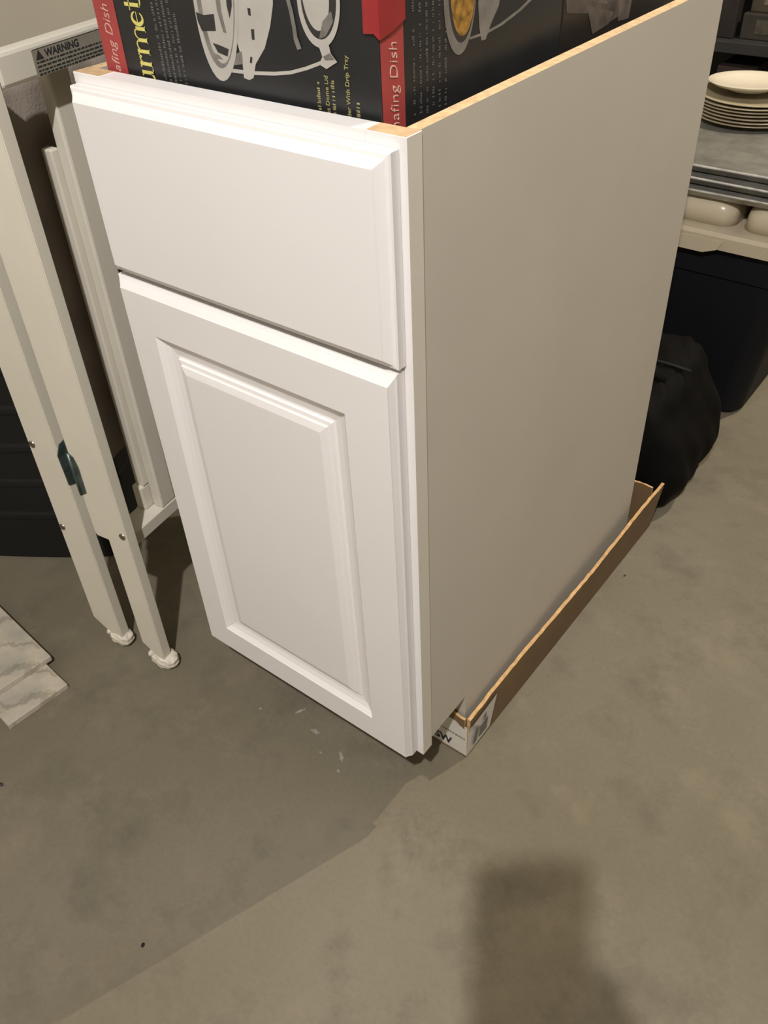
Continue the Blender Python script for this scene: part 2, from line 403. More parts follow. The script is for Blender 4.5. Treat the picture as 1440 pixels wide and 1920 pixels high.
# ------------------------------------------------------------------ carton with the dish picture
YB, XB = 0.026, -0.0415
BX0, BY1, BZ0, BZ1 = -0.3645, 0.298, 0.7955, 1.235
car = thing('chafing_dish_carton', 'black glossy carton printed with a chafing dish and yellow lettering, standing in the open cabinet', 'box', ((BX0 + XB) / 2, (YB + BY1) / 2, BZ0))
nbox('carton_body', (BX0, XB, YB, BY1, BZ0, BZ1), MT['boxblack'], car, bev=0.0012, seg=2)
FP = lambda px, py: at(px, py, 1, YB)
RP = lambda px, py: at(px, py, 0, XB)
# red bands with lettering
bm = bmesh.new(); flat(bm, [(BX0 + 0.001, 0, BZ0 + 0.001), (BX0 + 0.0305, 0, BZ0 + 0.001), (BX0 + 0.0305, 0, BZ1 - 0.001), (BX0 + 0.001, 0, BZ1 - 0.001)], 1, YB, 0.0003, -1)
mk('red_band', bm, MT['red'], car)
bm = bmesh.new(); flat(bm, [(0, YB + 0.0005, BZ0 + 0.001), (0, YB + 0.0285, BZ0 + 0.001), (0, YB + 0.0285, BZ1 - 0.001), (0, YB + 0.0005, BZ1 - 0.001)], 0, XB, 0.0003, 1)
mk('red_band', bm, MT['red'], car)
zt = 0.8565
bm = text_mesh('Chafing Dish', 0.0140, (BX0 + 0.0205, YB - 0.0005, zt), (0, 0, 1), (-1, 0, 0), shear=0.22, bold=-0.0002); mk('band_lettering', bm, MT['palepink'], car)
bm = text_mesh('Chafing Dish', 0.0140, (XB + 0.0005, YB + 0.0200, zt - 0.004), (0, 0, 1), (0, -1, 0), shear=0.22, bold=-0.0002); mk('band_lettering', bm, MT['palepink'], car)
# Gourmet: serif letters in strokes (u = along z, v = letter height to the left)
def ribbon(bm, pts, widths, emit):
    n = len(pts); L = []; Rr = []
    for i in range(n):
        a = Vector(pts[max(i - 1, 0)]); b_ = Vector(pts[min(i + 1, n - 1)]); d = (b_ - a).normalized(); q = Vector((-d.y, d.x))
        p = Vector(pts[i]); L.append(p + q * widths[i] / 2); Rr.append(p - q * widths[i] / 2)
    for i in range(n - 1): emit([L[i], L[i + 1], Rr[i + 1], Rr[i]])
def serif_word(bm, word, u0, v0, s, emit, kv=1.0):
    """word in a bold serif built of strokes, x-height = s; returns the end"""
    T, t = 0.30 * s, 0.07 * s; u = u0
    def R(x0, y0, x1, y1): emit([Vector((u + x0 * s, v0 + y0 * s)), Vector((u + x1 * s, v0 + y0 * s)), Vector((u + x1 * s, v0 + y1 * s)), Vector((u + x0 * s, v0 + y1 * s))])
    def stem(x, y0=0.0, y1=1.0, foot=True, head=True):
        R(x + 0.02, y0, x + 0.22, y1)
        if foot: R(x - 0.04, y0, x + 0.28, y0 + 0.05)
        if head: emit([Vector((u + (x - 0.09) * s, v0 + (y1 - 0.06) * s)), Vector((u + x * s, v0 + (y1 - 0.14) * s)), Vector((u + x * s, v0 + y1 * s)), Vector((u + (x - 0.09) * s, v0 + y1 * s))])
    def arc(cx, cy, rx, ry, a0, a1, w0, w1, n=14):
        pts = []; ws = []
        for i in range(n + 1):
            k = i / n; a_ = math.radians(a0 + (a1 - a0) * k); pts.append((u + (cx + rx * math.cos(a_)) * s, v0 + (cy + ry * math.sin(a_)) * s)); ws.append((w0 + (w1 - w0) * math.sin(math.pi * k)) * s)
        ribbon(bm, pts, ws, emit)
    for ch in word:
        if ch == 'u':
            stem(0.14, 0.14, 1, foot=False); arc(0.52, 0.26, 0.25, 0.22, 180, 360, 0.10, 0.16); stem(0.72, 0, 1, foot=False); R(0.72, 0, 1.10, 0.07); u += 1.18 * s
        elif ch == 'r':
            stem(0.14); arc(0.58, 0.62, 0.24, 0.32, 165, 75, 0.06, 0.09); arc(0.64, 0.86, 0.045, 0.045, 0, 360, 0.09, 0.10); u += 0.95 * s
        elif ch == 'm':
            stem(0.14); arc(0.60, 0.66, 0.26, 0.27, 175, 20, 0.05, 0.10); stem(0.74, 0, 0.80, head=False); arc(1.20, 0.66, 0.26, 0.27, 175, 20, 0.05, 0.10); stem(1.34, 0, 0.80, head=False); u += 1.82 * s
        elif ch == 'e':
            arc(0.44, 0.50, 0.32, 0.43, 20, 325, 0.06, 0.22, 22); R(0.20, 0.50, 0.76, 0.56); u += 1.06 * s
        elif ch == 'o':
            arc(0.52, 0.50, 0.40, 0.46, 90, 270, 0.08, 0.27); arc(0.52, 0.50, 0.40, 0.46, -90, 90, 0.08, 0.27); u += 1.12 * s
        elif ch == 't':
            stem(0.20, 0.10, 1.34, foot=False, head=False); R(0.02, 0.93, 0.74, 1.0); arc(0.52, 0.20, 0.20, 0.17, 180, 340, 0.2, 0.1); u += 0.85 * s
        elif ch == 'G':
            arc(0.72, 0.72, 0.58, 0.70, 35, 325, 0.08, 0.28, 22); R(1.05, 0.05, 1.30, 0.62); R(0.90, 0.58, 1.42, 0.66); u += 1.62 * s
    return u
bm = bmesh.new()
def emit_front(q): flat(bm, [Vector((-0.2975 - p.y * 1.08, 0, p.x)) for p in q], 1, YB, 0.0004, -1)
for ch, u0 in (('G', 0.8235), ('o', 0.8485), ('u', 0.8653), ('r', 0.8810), ('m', 0.8910), ('e', 0.9145), ('t', 0.9262)): serif_word(bm, ch, u0, 0.0, 0.0150, emit_front)
mk('title_lettering', bm, MT['yellow'], car)
# small print columns (too small to read in the photograph)
def greek(bm, u0, u1, v, axis, h, rnd, fill=0.75):
    z = u0
    while z < u1:
        l = rnd.uniform(0.0008, 0.0022)
        if rnd.random() < fill:
            hh = h * rnd.uniform(0.55, 1.0)
            if axis == 1: flat(bm, [(v - hh, 0, z), (v, 0, z), (v, 0, z + l * 0.6), (v - hh, 0, z + l * 0.6)], 1, YB, 0.0003, -1)
            else: flat(bm, [(0, v - hh, z), (0, v, z), (0, v, z + l * 0.6), (0, v - hh, z + l * 0.6)], 0, XB, 0.0003, 1)
        z += l
rnd = random.Random(5); bm = bmesh.new()
for k, (u0, u1) in enumerate(((0.868, 0.95), (0.858, 0.96), (0.862, 0.955), (0.856, 0.945), (0.858, 0.928))):
    greek(bm, u0, u1, -0.2815 + k * 0.0066, 1, 0.0036, rnd)
mk('fine_print', bm, MT['fineprint'], car)['kind'] = 'stuff'
bm = bmesh.new()
for v, u1, u0 in ((-0.1015, 0.894, 0.83), (-0.0865, 0.897, 0.83), (-0.0625, 0.884, 0.83)):
    greek(bm, u0, u1, v, 1, 0.0040, rnd)
mk('fine_print', bm, MT['dullyellow'], car)['kind'] = 'stuff'
bm = text_mesh('Stainless Dome Lid', 0.0054, (-0.0925, YB - 0.0004, 0.9000), (0, 0, 1), (-1, 0, 0), align='RIGHT'); mk('caption_lettering', bm, MT['dullyellow'], car)
bm = text_mesh('Holder With Drip Tray', 0.0054, (-0.0715, YB - 0.0004, 0.9160), (0, 0, 1), (-1, 0, 0), align='RIGHT'); mk('caption_lettering', bm, MT['dullyellow'], car)
bm = bmesh.new()
for k in range(6): greek(bm, 0.868 - 0.002 * (k % 3), 0.95, YB + 0.042 + k * 0.0085, 0, 0.0034, rnd, 0.6)
mk('fine_print', bm, MT['fineprint'], car)['kind'] = 'stuff'
# dish pictures
def ell(cx, cy, a, b_, tilt, n=40):
    c, s = math.cos(math.radians(tilt)), math.sin(math.radians(tilt)); r = []
    for k in range(n):
        t = 2 * math.pi * k / n; x, y = a * math.cos(t), b_ * math.sin(t); r.append((cx + x * c - y * s, cy + x * s + y * c))
    return r
def stroke(pts, wd):
    L = []; Rr = []
    for i in range(len(pts)):
        a = Vector(pts[max(i - 1, 0)]); b_ = Vector(pts[min(i + 1, len(pts) - 1)]); d = (b_ - a).normalized(); q = Vector((-d.y, d.x)) * wd / 2
        L.append(Vector(pts[i]) + q); Rr.append(Vector(pts[i]) - q)
    return L, Rr
PM = [MT['silver'], MT['silverdim'], MT['darkprint'], MT['gold']]
def picture(name, P, axis, val, out, shapes):
    bm = bmesh.new()
    for i, (kind, data, mi) in enumerate(shapes):
        th = 0.00025 + i * 0.00004
        if kind == 'p': flat(bm, [P(*p) for p in data], axis, val, th, out, mi)
        else:
            L, Rr = stroke(*data)
            for k in range(len(L) - 1): flat(bm, [P(*L[k]), P(*L[k + 1]), P(*Rr[k + 1]), P(*Rr[k])], axis, val, th, out, mi)
    return mk(name, bm, PM, car)
shapes = [
 ('s', ([(425, 131), (450, 134), (480, 137), (515, 138), (545, 136), (575, 128), (604, 117)], 7), 0),
 ('p', [(440, 60), (446, 0), (450, -40), (512, -40), (512, 10), (507, 50), (497, 90), (480, 120), (476, 146), (468, 150), (458, 146), (455, 115), (446, 82)], 0),
 ('p', [(464, 14), (470, 16), (471, 30), (466, 28)], 2), ('p', [(471, 54), (477, 55), (478, 75), (473, 74)], 2), ('p', [(470, 106), (474, 107), (473, 119), (469, 117)], 2),
 ('p', [(444, 100), (454, 96), (456, 120), (440, 122)], 1),
 ('p', ell(401, -35, 42, 188, -6.0), 0), ('p', ell(401, -37, 36, 166, -6.0), 1), ('p', ell(404, -38, 31, 158, -6.0), 0),
 ('p', [(368, 22), (382, 28), (402, 26), (406, 58), (380, 58), (372, 40)], 2), ('p', [(400, 80), (412, 84), (430, 92), (428, 106), (410, 98)], 2), ('p', [(394, 95), (412, 103), (420, 112), (402, 108)], 1),
 ('p', [(402, -30), (410, -30), (416, 20), (426, 62), (420, 60), (408, 20)], 1), ('p', [(424, -20), (434, -20), (436, 10), (432, 34), (426, 10)], 2),
 ('p', ell(598, -2, 40, 92, -5.0), 0), ('p', ell(598, -6, 33, 80, -5.0), 2), ('p', ell(592, -14, 25, 72, -7.0), 0), ('p', [(606, 40), (622, 20), (626, 40), (612, 68), (600, 72)], 1),
 ('s', ([(536, -20), (547, 20), (553, 52), (556, 74)], 7), 1), ('s', ([(556, 72), (563, 92)], 8), 1),
 ('p', [(600, 88), (618, 84), (622, 100), (634, 116), (614, 129), (600, 120), (606, 106)], 0), ('p', [(607, 106), (620, 99), (630, 112), (612, 113)], 1)]
picture('dish_picture', FP, 1, YB, -1, shapes)
shapes = [
 ('s', ([(880, 72), (910, 62), (940, 45), (975, 18), (1005, -12)], 5), 1),
 ('p', [(896, 5), (900, -30), (940, -30), (935, 10), (920, 45), (910, 74), (902, 76), (898, 50)], 1),
 ('p', ell(862, -28, 31, 131, 1.5), 1), ('p', ell(866, -32, 26, 112, 1.5), 2), ('p', ell(868, -36, 24, 104, 1.5), 3)]
picture('dish_picture', RP, 0, XB, 1, shapes)
# torn red tape over the corner
bm = bmesh.new()
tz0, tz1 = 0.936, 1.12
A = [(-0.0545, YB - 0.0008, tz0 - 0.004), (XB - 0.003, YB - 0.0016, tz0 - 0.003), (XB + 0.0012, YB - 0.0012, tz0 - 0.007), (XB + 0.0014, YB + 0.014, tz0 - 0.004), (XB + 0.0011, YB + 0.030, tz0 + 0.001)]
B_ = [(-0.0530, YB - 0.0008, tz1), (XB - 0.003, YB - 0.0012, tz1), (XB + 0.0010, YB - 0.0010, tz1), (XB + 0.0012, YB + 0.014, tz1), (XB + 0.0011, YB + 0.028, tz1)]
va = [bm.verts.new(p) for p in A]; vb = [bm.verts.new(p) for p in B_]
for k in range(4): bm.faces.new((va[k], va[k + 1], vb[k + 1], vb[k]))
bmesh.ops.recalc_face_normals(bm, faces=bm.faces)
tp = mk('red_tape', bm, MT['redtape'], car)
md = tp.modifiers.new('thickness', 'SOLIDIFY'); md.thickness = 0.0005

# second carton behind
c2 = thing('glassware_carton', 'dark brown carton with dim glassware picture, behind the chafing dish carton', 'box', (-0.2, 0.44, BZ0))
nbox('carton_body', (-0.362, XB - 0.001, BY1 + 0.004, 0.575, BZ0, 1.20), MT['boxbrown'], c2, bev=0.0012)
bm = bmesh.new()
G = lambda px, py: at(px, py, 0, XB - 0.001)
for poly, mi in (([(1060, -60), (1130, -60), (1180, -40), (1160, 30), (1110, 62), (1104, 25), (1062, 25)], 0), ([(1100, 10), (1150, 22), (1140, 45), (1110, 64)], 1), ([(1160, -30), (1190, -30), (1178, 34), (1158, 40)], 1), ([(1112, -20), (1140, -20), (1138, 8), (1112, 4)], 1)):
    flat(bm, [G(*p) for p in poly], 0, XB - 0.001, 0.0003 + mi * 0.0001, 1, mi)
mk('glassware_picture', bm, [MT['glassprint'], mat('pale_glassware_print', (0.14, 0.115, 0.095, 1), 0.5, 0.5, 60)], c2)
bm = bmesh.new(); flat(bm, [G(1044, 100), G(1047, 12), G(1050, 12), G(1046, 100)], 0, XB - 0.001, 0.0003, 1); mk('scuffed_edge', bm, MT['silverdim'], c2)

# ------------------------------------------------------------------ folded white stand on padded feet
PSI = math.radians(8)
O = Vector((-0.468, -0.050, 0))
st = thing('folding_stand', 'cream painted wooden folding stand with hinged legs and a warning sticker, beside the white cabinet', 'folding stand', O, (0, math.radians(0.9), PSI))
def lp(name, dims, m, bev=0.0012, parent=None):
    bm = bmesh.new(); box(bm, *dims, bev=bev); return mk(name, bm, m, parent or st, local=True)
def leg(u0, u1, w0, w1, zb, zt, extra=None):
    bm = bmesh.new()
    pts = [(u0, zb + 0.020), (u0 + 0.030, zb - 0.004), (u1, zb - 0.006), (u1, zt)]
    if extra: pts += [(u0 - extra[0], zt), (u0 - extra[0], extra[1] + 0.004), (u0 - extra[0] + 0.004, extra[1]), (u0, extra[1])]
    else: pts += [(u0, zt)]
    prism(bm, pts, 1, w0, w1)
    bmesh.ops.bevel(bm, geom=bm.edges[:], offset=0.0012, segments=2, affect='EDGES')
    return mk('leg', bm, MT['crib'], st, local=True)
legB = leg(-0.040, 0.0, 0.0, 0.017, 0.026, 0.889, extra=(0.0245, 0.266))
legA = leg(-0.148, -0.092, 0.004, 0.021, 0.026, 0.889)
for par, u, z in ((legA, -0.140, 0.398), (legA, -0.147 + 0.006, 0.246), (legB, -0.008, 0.286)):
    bm = bmesh.new(); lathe(bm, [(0, 0.0006), (0.0022, 0.0012), (0.0030, 0.0016), (0.0052, 0.0013), (0.0056, -0.0008)], n=20)
    w0 = 0.004 if par is legA else 0.0
    bmesh.ops.rotate(bm, verts=bm.verts, matrix=Matrix.Rotation(math.pi / 2, 3, 'X'), cent=(0, 0, 0)); bmesh.ops.translate(bm, verts=bm.verts, vec=(u, w0 - 0.0001, z))
    mk('screw', bm, MT['screw'], par, smooth=True, local=True)
# padded feet
def foot(par, u0, u1, w0, w1, seed, roll):
    bm = bmesh.new(); rnd = random.Random(seed)
    bmesh.ops.create_icosphere(bm, subdivisions=4, radius=1.0)
    cx, cy = (u0 + u1) / 2, (w0 + w1) / 2
    for v in bm.verts:
        p = v.co.copy(); s = lambda a, e: math.copysign(abs(a) ** e, a)
        q = Vector((s(p.x, 0.8) * (u1 - u0) / 1.9, s(p.y, 0.8) * (w1 - w0) / 1.9, s(p.z, 0.8) * 0.0135))
        k = 1 + 0.06 * math.sin(p.x * 9 + seed) * math.sin(p.y * 7 + 1.3) + 0.05 * math.sin(p.z * 11 + p.x * 5)
        v.co = Vector((cx, cy, 0.0133)) + q * k
        v.co.z = max(v.co.z, 0.0004)
    tube(bm, [(u0 + 0.003, w0 + 0.002 + roll * k / 6, 0.020 + 0.004 * math.sin(k)) for k in range(7)], [0.003, 0.0045, 0.005, 0.005, 0.005, 0.0045, 0.003])
    return mk('padded_foot', bm, MT['sock'], par, smooth=True, local=True)
foot(legB, -0.032, 0.012, -0.004, 0.026, 1, 0.018)
foot(legA, -0.124, -0.085, 0.000, 0.026, 4, 0.018)
# butterfly hinge between the legs
bm = bmesh.new()
hz0, hz1 = 0.338, 0.412
pts = [(0.021, hz0), (0.004, hz0 + 0.006), (0.002, hz1 - 0.016), (0.010, hz1 - 0.002), (0.021, hz1)]
prism(bm, pts, 0, -0.0920, -0.0906)
pts = [(-0.0620, hz0 + 0.004), (-0.053, hz0 + 0.010), (-0.052, hz1 - 0.02), (-0.056, hz1 - 0.004), (-0.0620, hz1)]
prism(bm, pts, 1, -0.0014, 0.0002)
prism(bm, [(-0.0906, hz0), (-0.0620, hz0 + 0.004), (-0.0620, hz1), (-0.0906, hz1)], 1, 0.016, 0.0175)
prism(bm, [(-0.0004, hz0 + 0.004), (0.0165, hz0 + 0.004), (0.0165, hz1), (-0.0004, hz1)], 0, -0.0632, -0.0616)
bmesh.ops.recalc_face_normals(bm, faces=bm.faces)
hg = mk('hinge', bm, MT['zinc'], st, local=True)
bm = bmesh.new(); tube(bm, [(-0.0634, -0.0012, hz0 + 0.004), (-0.0634, -0.0012, hz1)], 0.0024, 12); mk('hinge_pin', bm, MT['zinc'], hg, smooth=True, local=True)
# side: top rail, bottom rail, post, slat, cloth
tr = lp('top_rail', (-0.020, 0.0, 0.0172, 0.52, 0.857, 0.8885), MT['crib'], bev=0.004)
sk = lp('warning_sticker', (-0.0001, 0.0006, 0.062, 0.22, 0.8585, 0.8825), MT['cribsticker'], bev=0, parent=tr)
# lettering runs along the rail
def stext(txt, size, w0, z, bold=0.0):
    bm = text_mesh(txt, size, (0.0007, w0, z), (0, 1, 0), (0, 0, 1), bold=bold, extrude=0.0001); return mk('lettering', bm, MT['ink'], sk, local=True)
stext('WARNING', 0.0095, 0.078, 0.8735, 0.0003)
bm = bmesh.new(); f = bm.faces.new([bm.verts.new(p) for p in ((0.0008, 0.065, 0.8728), (0.0008, 0.0755, 0.8728), (0.0008, 0.0702, 0.8815))]); mk('warning_symbol', bm, MT['ink'], sk, local=True)
bm = bmesh.new(); rnd = random.Random(8)
for zz in (0.8705, 0.8668, 0.8631, 0.8600):
    y = 0.065
    while y < 0.215:
        l = rnd.uniform(0.002, 0.007); bm.faces.new([bm.verts.new(p) for p in ((0.0008, y, zz - 0.0008), (0.0008, y + l, zz - 0.0008), (0.0008, y + l, zz + 0.0008), (0.0008, y, zz + 0.0008))]); y += l + 0.0012
bm.faces.new([bm.verts.new(p) for p in ((0.0008, 0.063, 0.8822), (0.0008, 0.218, 0.8822), (0.0008, 0.218, 0.8828), (0.0008, 0.063, 0.8828))])
bmesh.ops.recalc_face_normals(bm, faces=bm.faces)
mk('fine_print', bm, MT['ink'], sk, local=True)['kind'] = 'stuff'
bm = bmesh.new()
pts = [(-0.022, 0.034), (-0.022, 0.42), (-0.060, 0.42), (-0.060, 0.062), (-0.034, 0.032)]
prism(bm, pts, 2, 0.237, 0.2585); bmesh.ops.bevel(bm, geom=bm.edges[:], offset=0.0012, segments=1, affect='EDGES')
mk('bottom_rail', bm, MT['crib'], st, local=True)
lp('post', (-0.040, -0.0225, 0.094, 0.124, 0.2585, 0.857), MT['crib'], bev=0.003)
lp('slat', (-0.056, -0.0403, 0.086, 0.098, 0.300, 0.775), MT['crib'], bev=0.002)
lp('slat_block', (-0.060, -0.0415, 0.080, 0.106, 0.2585, 0.300), MT['crib'], bev=0.003)
lp('post', (-0.040, -0.0225, 0.380, 0.410, 0.2585, 0.857), MT['crib'], bev=0.003)
bm = bmesh.new(); n, mrows = 40, 24; grid = []
for i in range(n + 1):
    row = []
    for j in range(mrows + 1):
        t = i / n; s = j / mrows; y = 0.03 + 0.40 * t; z = 0.850 - (0.850 - 0.335 - 0.02 * math.sin(t * 7)) * s
        row.append(bm.verts.new((-0.072 + 0.004 * s * math.sin(t * 22 + s * 2) + 0.002 * math.sin(t * 41 + s * 5), y, z)))
    grid.append(row)
for i in range(n):
    for j in range(mrows): bm.faces.new((grid[i][j], grid[i + 1][j], grid[i + 1][j + 1], grid[i][j + 1]))
fb = mk('cloth_panel', bm, MT['fabric'], st, smooth=True, local=True); fb.modifiers.new('thickness', 'SOLIDIFY').thickness = 0.003
lp('cloth_rail', (-0.098, -0.080, 0.0215, 0.45, 0.825, 0.845), MT['crib'], bev=0.003)
lp('end_rail', (-0.105, 0.0, 0.45, 0.47, 0.857, 0.8885), MT['crib'], bev=0.003)

# ------------------------------------------------------------------ marble tiles on the floor
def tile(corner_r, corner_n, length, z0, th, label):
    """right edge runs from corner_n (near) to corner_r; extends to the left"""
    a = Vector((corner_n[0], corner_n[1], 0)); b_ = Vector((corner_r[0], corner_r[1], 0)); e = (b_ - a); q = Vector((-e.y, e.x, 0)).normalized()
    if q.x > 0: q = -q
    c = a + e / 2 + q * length / 2
    bm = bmesh.new(); box(bm, -length / 2, length / 2, -e.length / 2, e.length / 2, 0, th, bev=0.0012)
    o = mk('marble_tile', bm, MT['marble']); o.location = (c.x, c.y, z0); o.rotation_euler = (0, 0, math.atan2(-q.y, -q.x))
    return tag(o, label, 'tile', 'marble tiles on the floor')
tile((-0.568, -0.166), (-0.577, -0.268), 0.20, 0.0, 0.0105, 'cream grey veined marble tile lying flat on the concrete, under another tile')
tile((-0.628, -0.150), (-0.638, -0.252), 0.20, 0.0106, 0.0105, 'grey veined marble tile resting on top of another marble tile')

# ------------------------------------------------------------------ black bag
bm = bmesh.new(); bmesh.ops.create_cube(bm, size=2.0); bmesh.ops.subdivide_edges(bm, edges=bm.edges[:], cuts=28, use_grid_fill=True)
for v in bm.verts:
    p = v.co.copy(); k = (abs(p.x) ** 9 + abs(p.y) ** 9 + abs(p.z) ** 9) ** (1 / 9); pp = p / k
    u, q, h = pp.x, pp.y, (pp.z + 1) / 2
    xr = 0.014 + 0.024 * math.sin(math.pi * min(1, h * 1.25)) - 0.040 * h * h
    x = -0.36 + (xr + 0.36) * (u + 1) / 2
    y = 0.836 + q * (0.108 + 0.010 * math.sin(math.pi * h)) + 0.006 * h
    z = h * (0.240 + 0.018 * q)
    top = smoothstep((h - 0.62) / 0.38)
    z += top * (0.004 * math.sin((x * 0.9 + y) * 95) + 0.003 * math.sin((x * 1.6 + y) * 160 + 1))
    x += (0.0025 * math.sin(h * 17 + q * 5) + 0.002 * math.sin(q * 13 + h * 9)) * (1 if u > 0.6 else 0)
    v.co = Vector((x, y, max(z, 0.0005)))
bg = thing('soft_bag', 'black soft nylon bag slumped on the floor behind the cabinet, against the tote', 'bag', (-0.17, 0.826, 0))
mk('bag_body', bm, MT['bag'], bg, smooth=True)
bm = bmesh.new(); tube(bm, [(-0.24 + 0.024 * k, 0.80 + 0.003 * math.sin(k), 0.232 + 0.030 * math.sin(math.pi * k / 8)) for k in range(9)], 0.007); mk('carry_handle', bm, MT['bag'], bg, smooth=True)
bm = bmesh.new(); tube(bm, [(-0.34 + 0.04 * k, 0.845 + 0.002 * math.sin(2 * k), 0.2420) for k in range(9)], 0.003, 8); mk('zipper', bm, MT['rubber'], bg, smooth=True)

# ------------------------------------------------------------------ storage tote, trays and plates
tt = thing('storage_tote', 'dark navy plastic storage tote with a beige lid, carrying trays and plates', 'tote', (-0.25, 1.33, 0))
def rrect(x0, x1, y0, y1, r, n=6):
    P = []
    for cx, cy, a0 in ((x1 - r, y1 - r, 0), (x0 + r, y1 - r, 90), (x0 + r, y0 + r, 180), (x1 - r, y0 + r, 270)):
        for k in range(n + 1): a_ = math.radians(a0 + 90 * k / n); P.append((cx + r * math.cos(a_), cy + r * math.sin(a_)))
    return P
def loft(bm, sections, cap=(True, True)):
    R_ = [[bm.verts.new((p[0], p[1], z)) for p in P] for P, z in sections]
    for a, b_ in zip(R_, R_[1:]):
        n = len(a)
        for k in range(n): bm.faces.new((a[k], a[(k + 1) % n], b_[(k + 1) % n], b_[k]))
    if cap[0]: bm.faces.new(R_[0][::-1])
    if cap[1]: bm.faces.new(R_[-1])
    bmesh.ops.recalc_face_normals(bm, faces=bm.faces)
bm = bmesh.new()
loft(bm, [(rrect(-0.555, 0.006, 1.118, 1.54, 0.035), 0.0), (rrect(-0.562, 0.013, 1.110, 1.548, 0.04), 0.012), (rrect(-0.585, 0.052, 1.086, 1.572, 0.045), 0.305), (rrect(-0.592, 0.058, 1.080, 1.578, 0.045), 0.310), (rrect(-0.596, 0.064, 1.076, 1.582, 0.045), 0.378)])
mk('tote_body', bm, MT['tote'], tt, smooth=False)
bm = bmesh.new()
loft(bm, [(rrect(-0.610, 0.078, 1.060, 1.598, 0.04), 0.370), (rrect(-0.612, 0.080, 1.058, 1.600, 0.04), 0.394), (rrect(-0.608, 0.076, 1.062, 1.596, 0.04), 0.401), (rrect(-0.596, 0.064, 1.076, 1.582, 0.04), 0.4025)])
lid = mk('tote_lid', bm, MT['lid'], tt, smooth=False)
for x0, x1 in ((-0.33, -0.072), (-0.580, -0.345), (-0.060, 0.050)):
    bm = bmesh.new(); ins = 0.018
    loft(bm, [(rrect(x0, x1, 1.086, 1.570, 0.03), 0.402), (rrect(x0 + 0.004, x1 - 0.004, 1.090, 1.566, 0.03), 0.432), (rrect(x0 + 0.012, x1 - 0.012, 1.098, 1.558, 0.03), 0.4435), (rrect(x0 + 0.024, x1 - 0.024, 1.110, 1.546, 0.03), 0.4465)])
    mk('lid_rib', bm, MT['lid'], lid, smooth=True)
bm = bmesh.new(); prism(bm, [(-0.50, 0.388), (-0.50, 0.3685), (-0.49, 0.361), (-0.110, 0.361), (-0.085, 0.3705), (-0.075, 0.388)], 1, 1.0570, 1.064); mk('lid_grip', bm, MT['lid'], lid)

# ------------------------------------------------------------------ black bin behind the stand
b0 = at(-170, 1034, 2, 0.0); b1 = at(212, 1052, 2, 0.0)
bd = (b1 - b0); bl = bd.length; ba_ = math.atan2(bd.y, bd.x)
bc = (b0 + b1) / 2 + Vector((-bd.y, bd.x, 0)).normalized() * 0.17
bn = thing('storage_bin', 'black ribbed plastic bin standing behind the cream folding stand', 'bin', (bc.x, bc.y, 0), (0, 0, ba_))
def bowed(hw, hd, r, bow):
    return [(x, y - bow * (1 - (x / hw) ** 2) * (1 if y < 0 else 0)) for x, y in rrect(-hw, hw, -hd, hd, r, 8)]
def bow_side(hw, hd, bow, n=14):
    P = []
    for k in range(n + 1): x = -hw + 2 * hw * k / n; P.append((x, -hd - bow * (1 - (x / hw) ** 2)))
    for k in range(n + 1): x = hw - 2 * hw * k / n; P.append((x, hd + bow * (1 - (x / hw) ** 2)))
    return P
bm = bmesh.new(); hw, hd = bl / 2, 0.165; secs = [(bow_side(hw - 0.008, hd - 0.008, 0.012), 0.0), (bow_side(hw, hd, 0.012), 0.010)]
z = 0.10
while z < 0.52:
    g = 0.0 + z * 0.03
    secs += [(bow_side(hw + g, hd + g, 0.012), z), (bow_side(hw + g + 0.002, hd + g + 0.002, 0.012), z + 0.006), (bow_side(hw + g + 0.002, hd + g + 0.002, 0.012), z + 0.014), (bow_side(hw + g, hd + g, 0.012), z + 0.020)]; z += 0.075
secs += [(bow_side(hw + 0.018, hd + 0.018, 0.012), 0.55)]
loft(bm, secs); mk('bin_body', bm, MT['rubber'], bn, local=True)
bm = bmesh.new(); loft(bm, [(bow_side(hw + 0.026, hd + 0.026, 0.012), 0.5502), (bow_side(hw + 0.026, hd + 0.026, 0.012), 0.575), (bow_side(hw + 0.012, hd + 0.012, 0.012), 0.585)]); mk('bin_lid', bm, MT['rubber'], bn, local=True)

def sheet_tray(z0, x0, x1, y0, y1, label, yaw):
    cx, cy = (x0 + x1) / 2, (y0 + y1) / 2
    t = thing('sheet_tray', label, 'tray', (cx, cy, z0), (0, 0, math.radians(yaw)), group='metal trays on the tote')
    a, b_ = (x1 - x0) / 2, (y1 - y0) / 2
    bm = bmesh.new()
    loft(bm, [(rrect(-a + 0.02, a - 0.02, -b_ + 0.02, b_ - 0.02, 0.02), 0.0), (rrect(-a + 0.004, a - 0.004, -b_ + 0.004, b_ - 0.004, 0.02), 0.0135), (rrect(-a, a, -b_, b_, 0.02), 0.0150), (rrect(-a, a, -b_, b_, 0.02), 0.0172), (rrect(-a + 0.006, a - 0.006, -b_ + 0.006, b_ - 0.006, 0.02), 0.0172)])
    mk('tray_pan', bm, MT['foil'], t, local=True)
    bm = bmesh.new(); P = rrect(-a + 0.001, a - 0.001, -b_ + 0.001, b_ - 0.001, 0.02); tube(bm, [(p[0], p[1], 0.0166) for p in P] + [(P[0][0], P[0][1], 0.0166)], 0.0022, 8)
    mk('rolled_rim', bm, MT['rimglint'], t, smooth=True, local=True)
sheet_tray(0.4468, -0.52, 0.06, 1.072, 1.56, 'lowest of three dull metal trays stacked on the beige tote lid', 1.0)
sheet_tray(0.4658, -0.53, 0.06, 1.080, 1.57, 'middle one of three dull metal trays stacked on the tote', -0.6)
sheet_tray(0.4848, -0.53, 0.06, 1.088, 1.57, 'topmost of three dull metal trays, holding a stack of plates', 0.5)
PC = (-0.178, 1.405)
zp = 0.5042
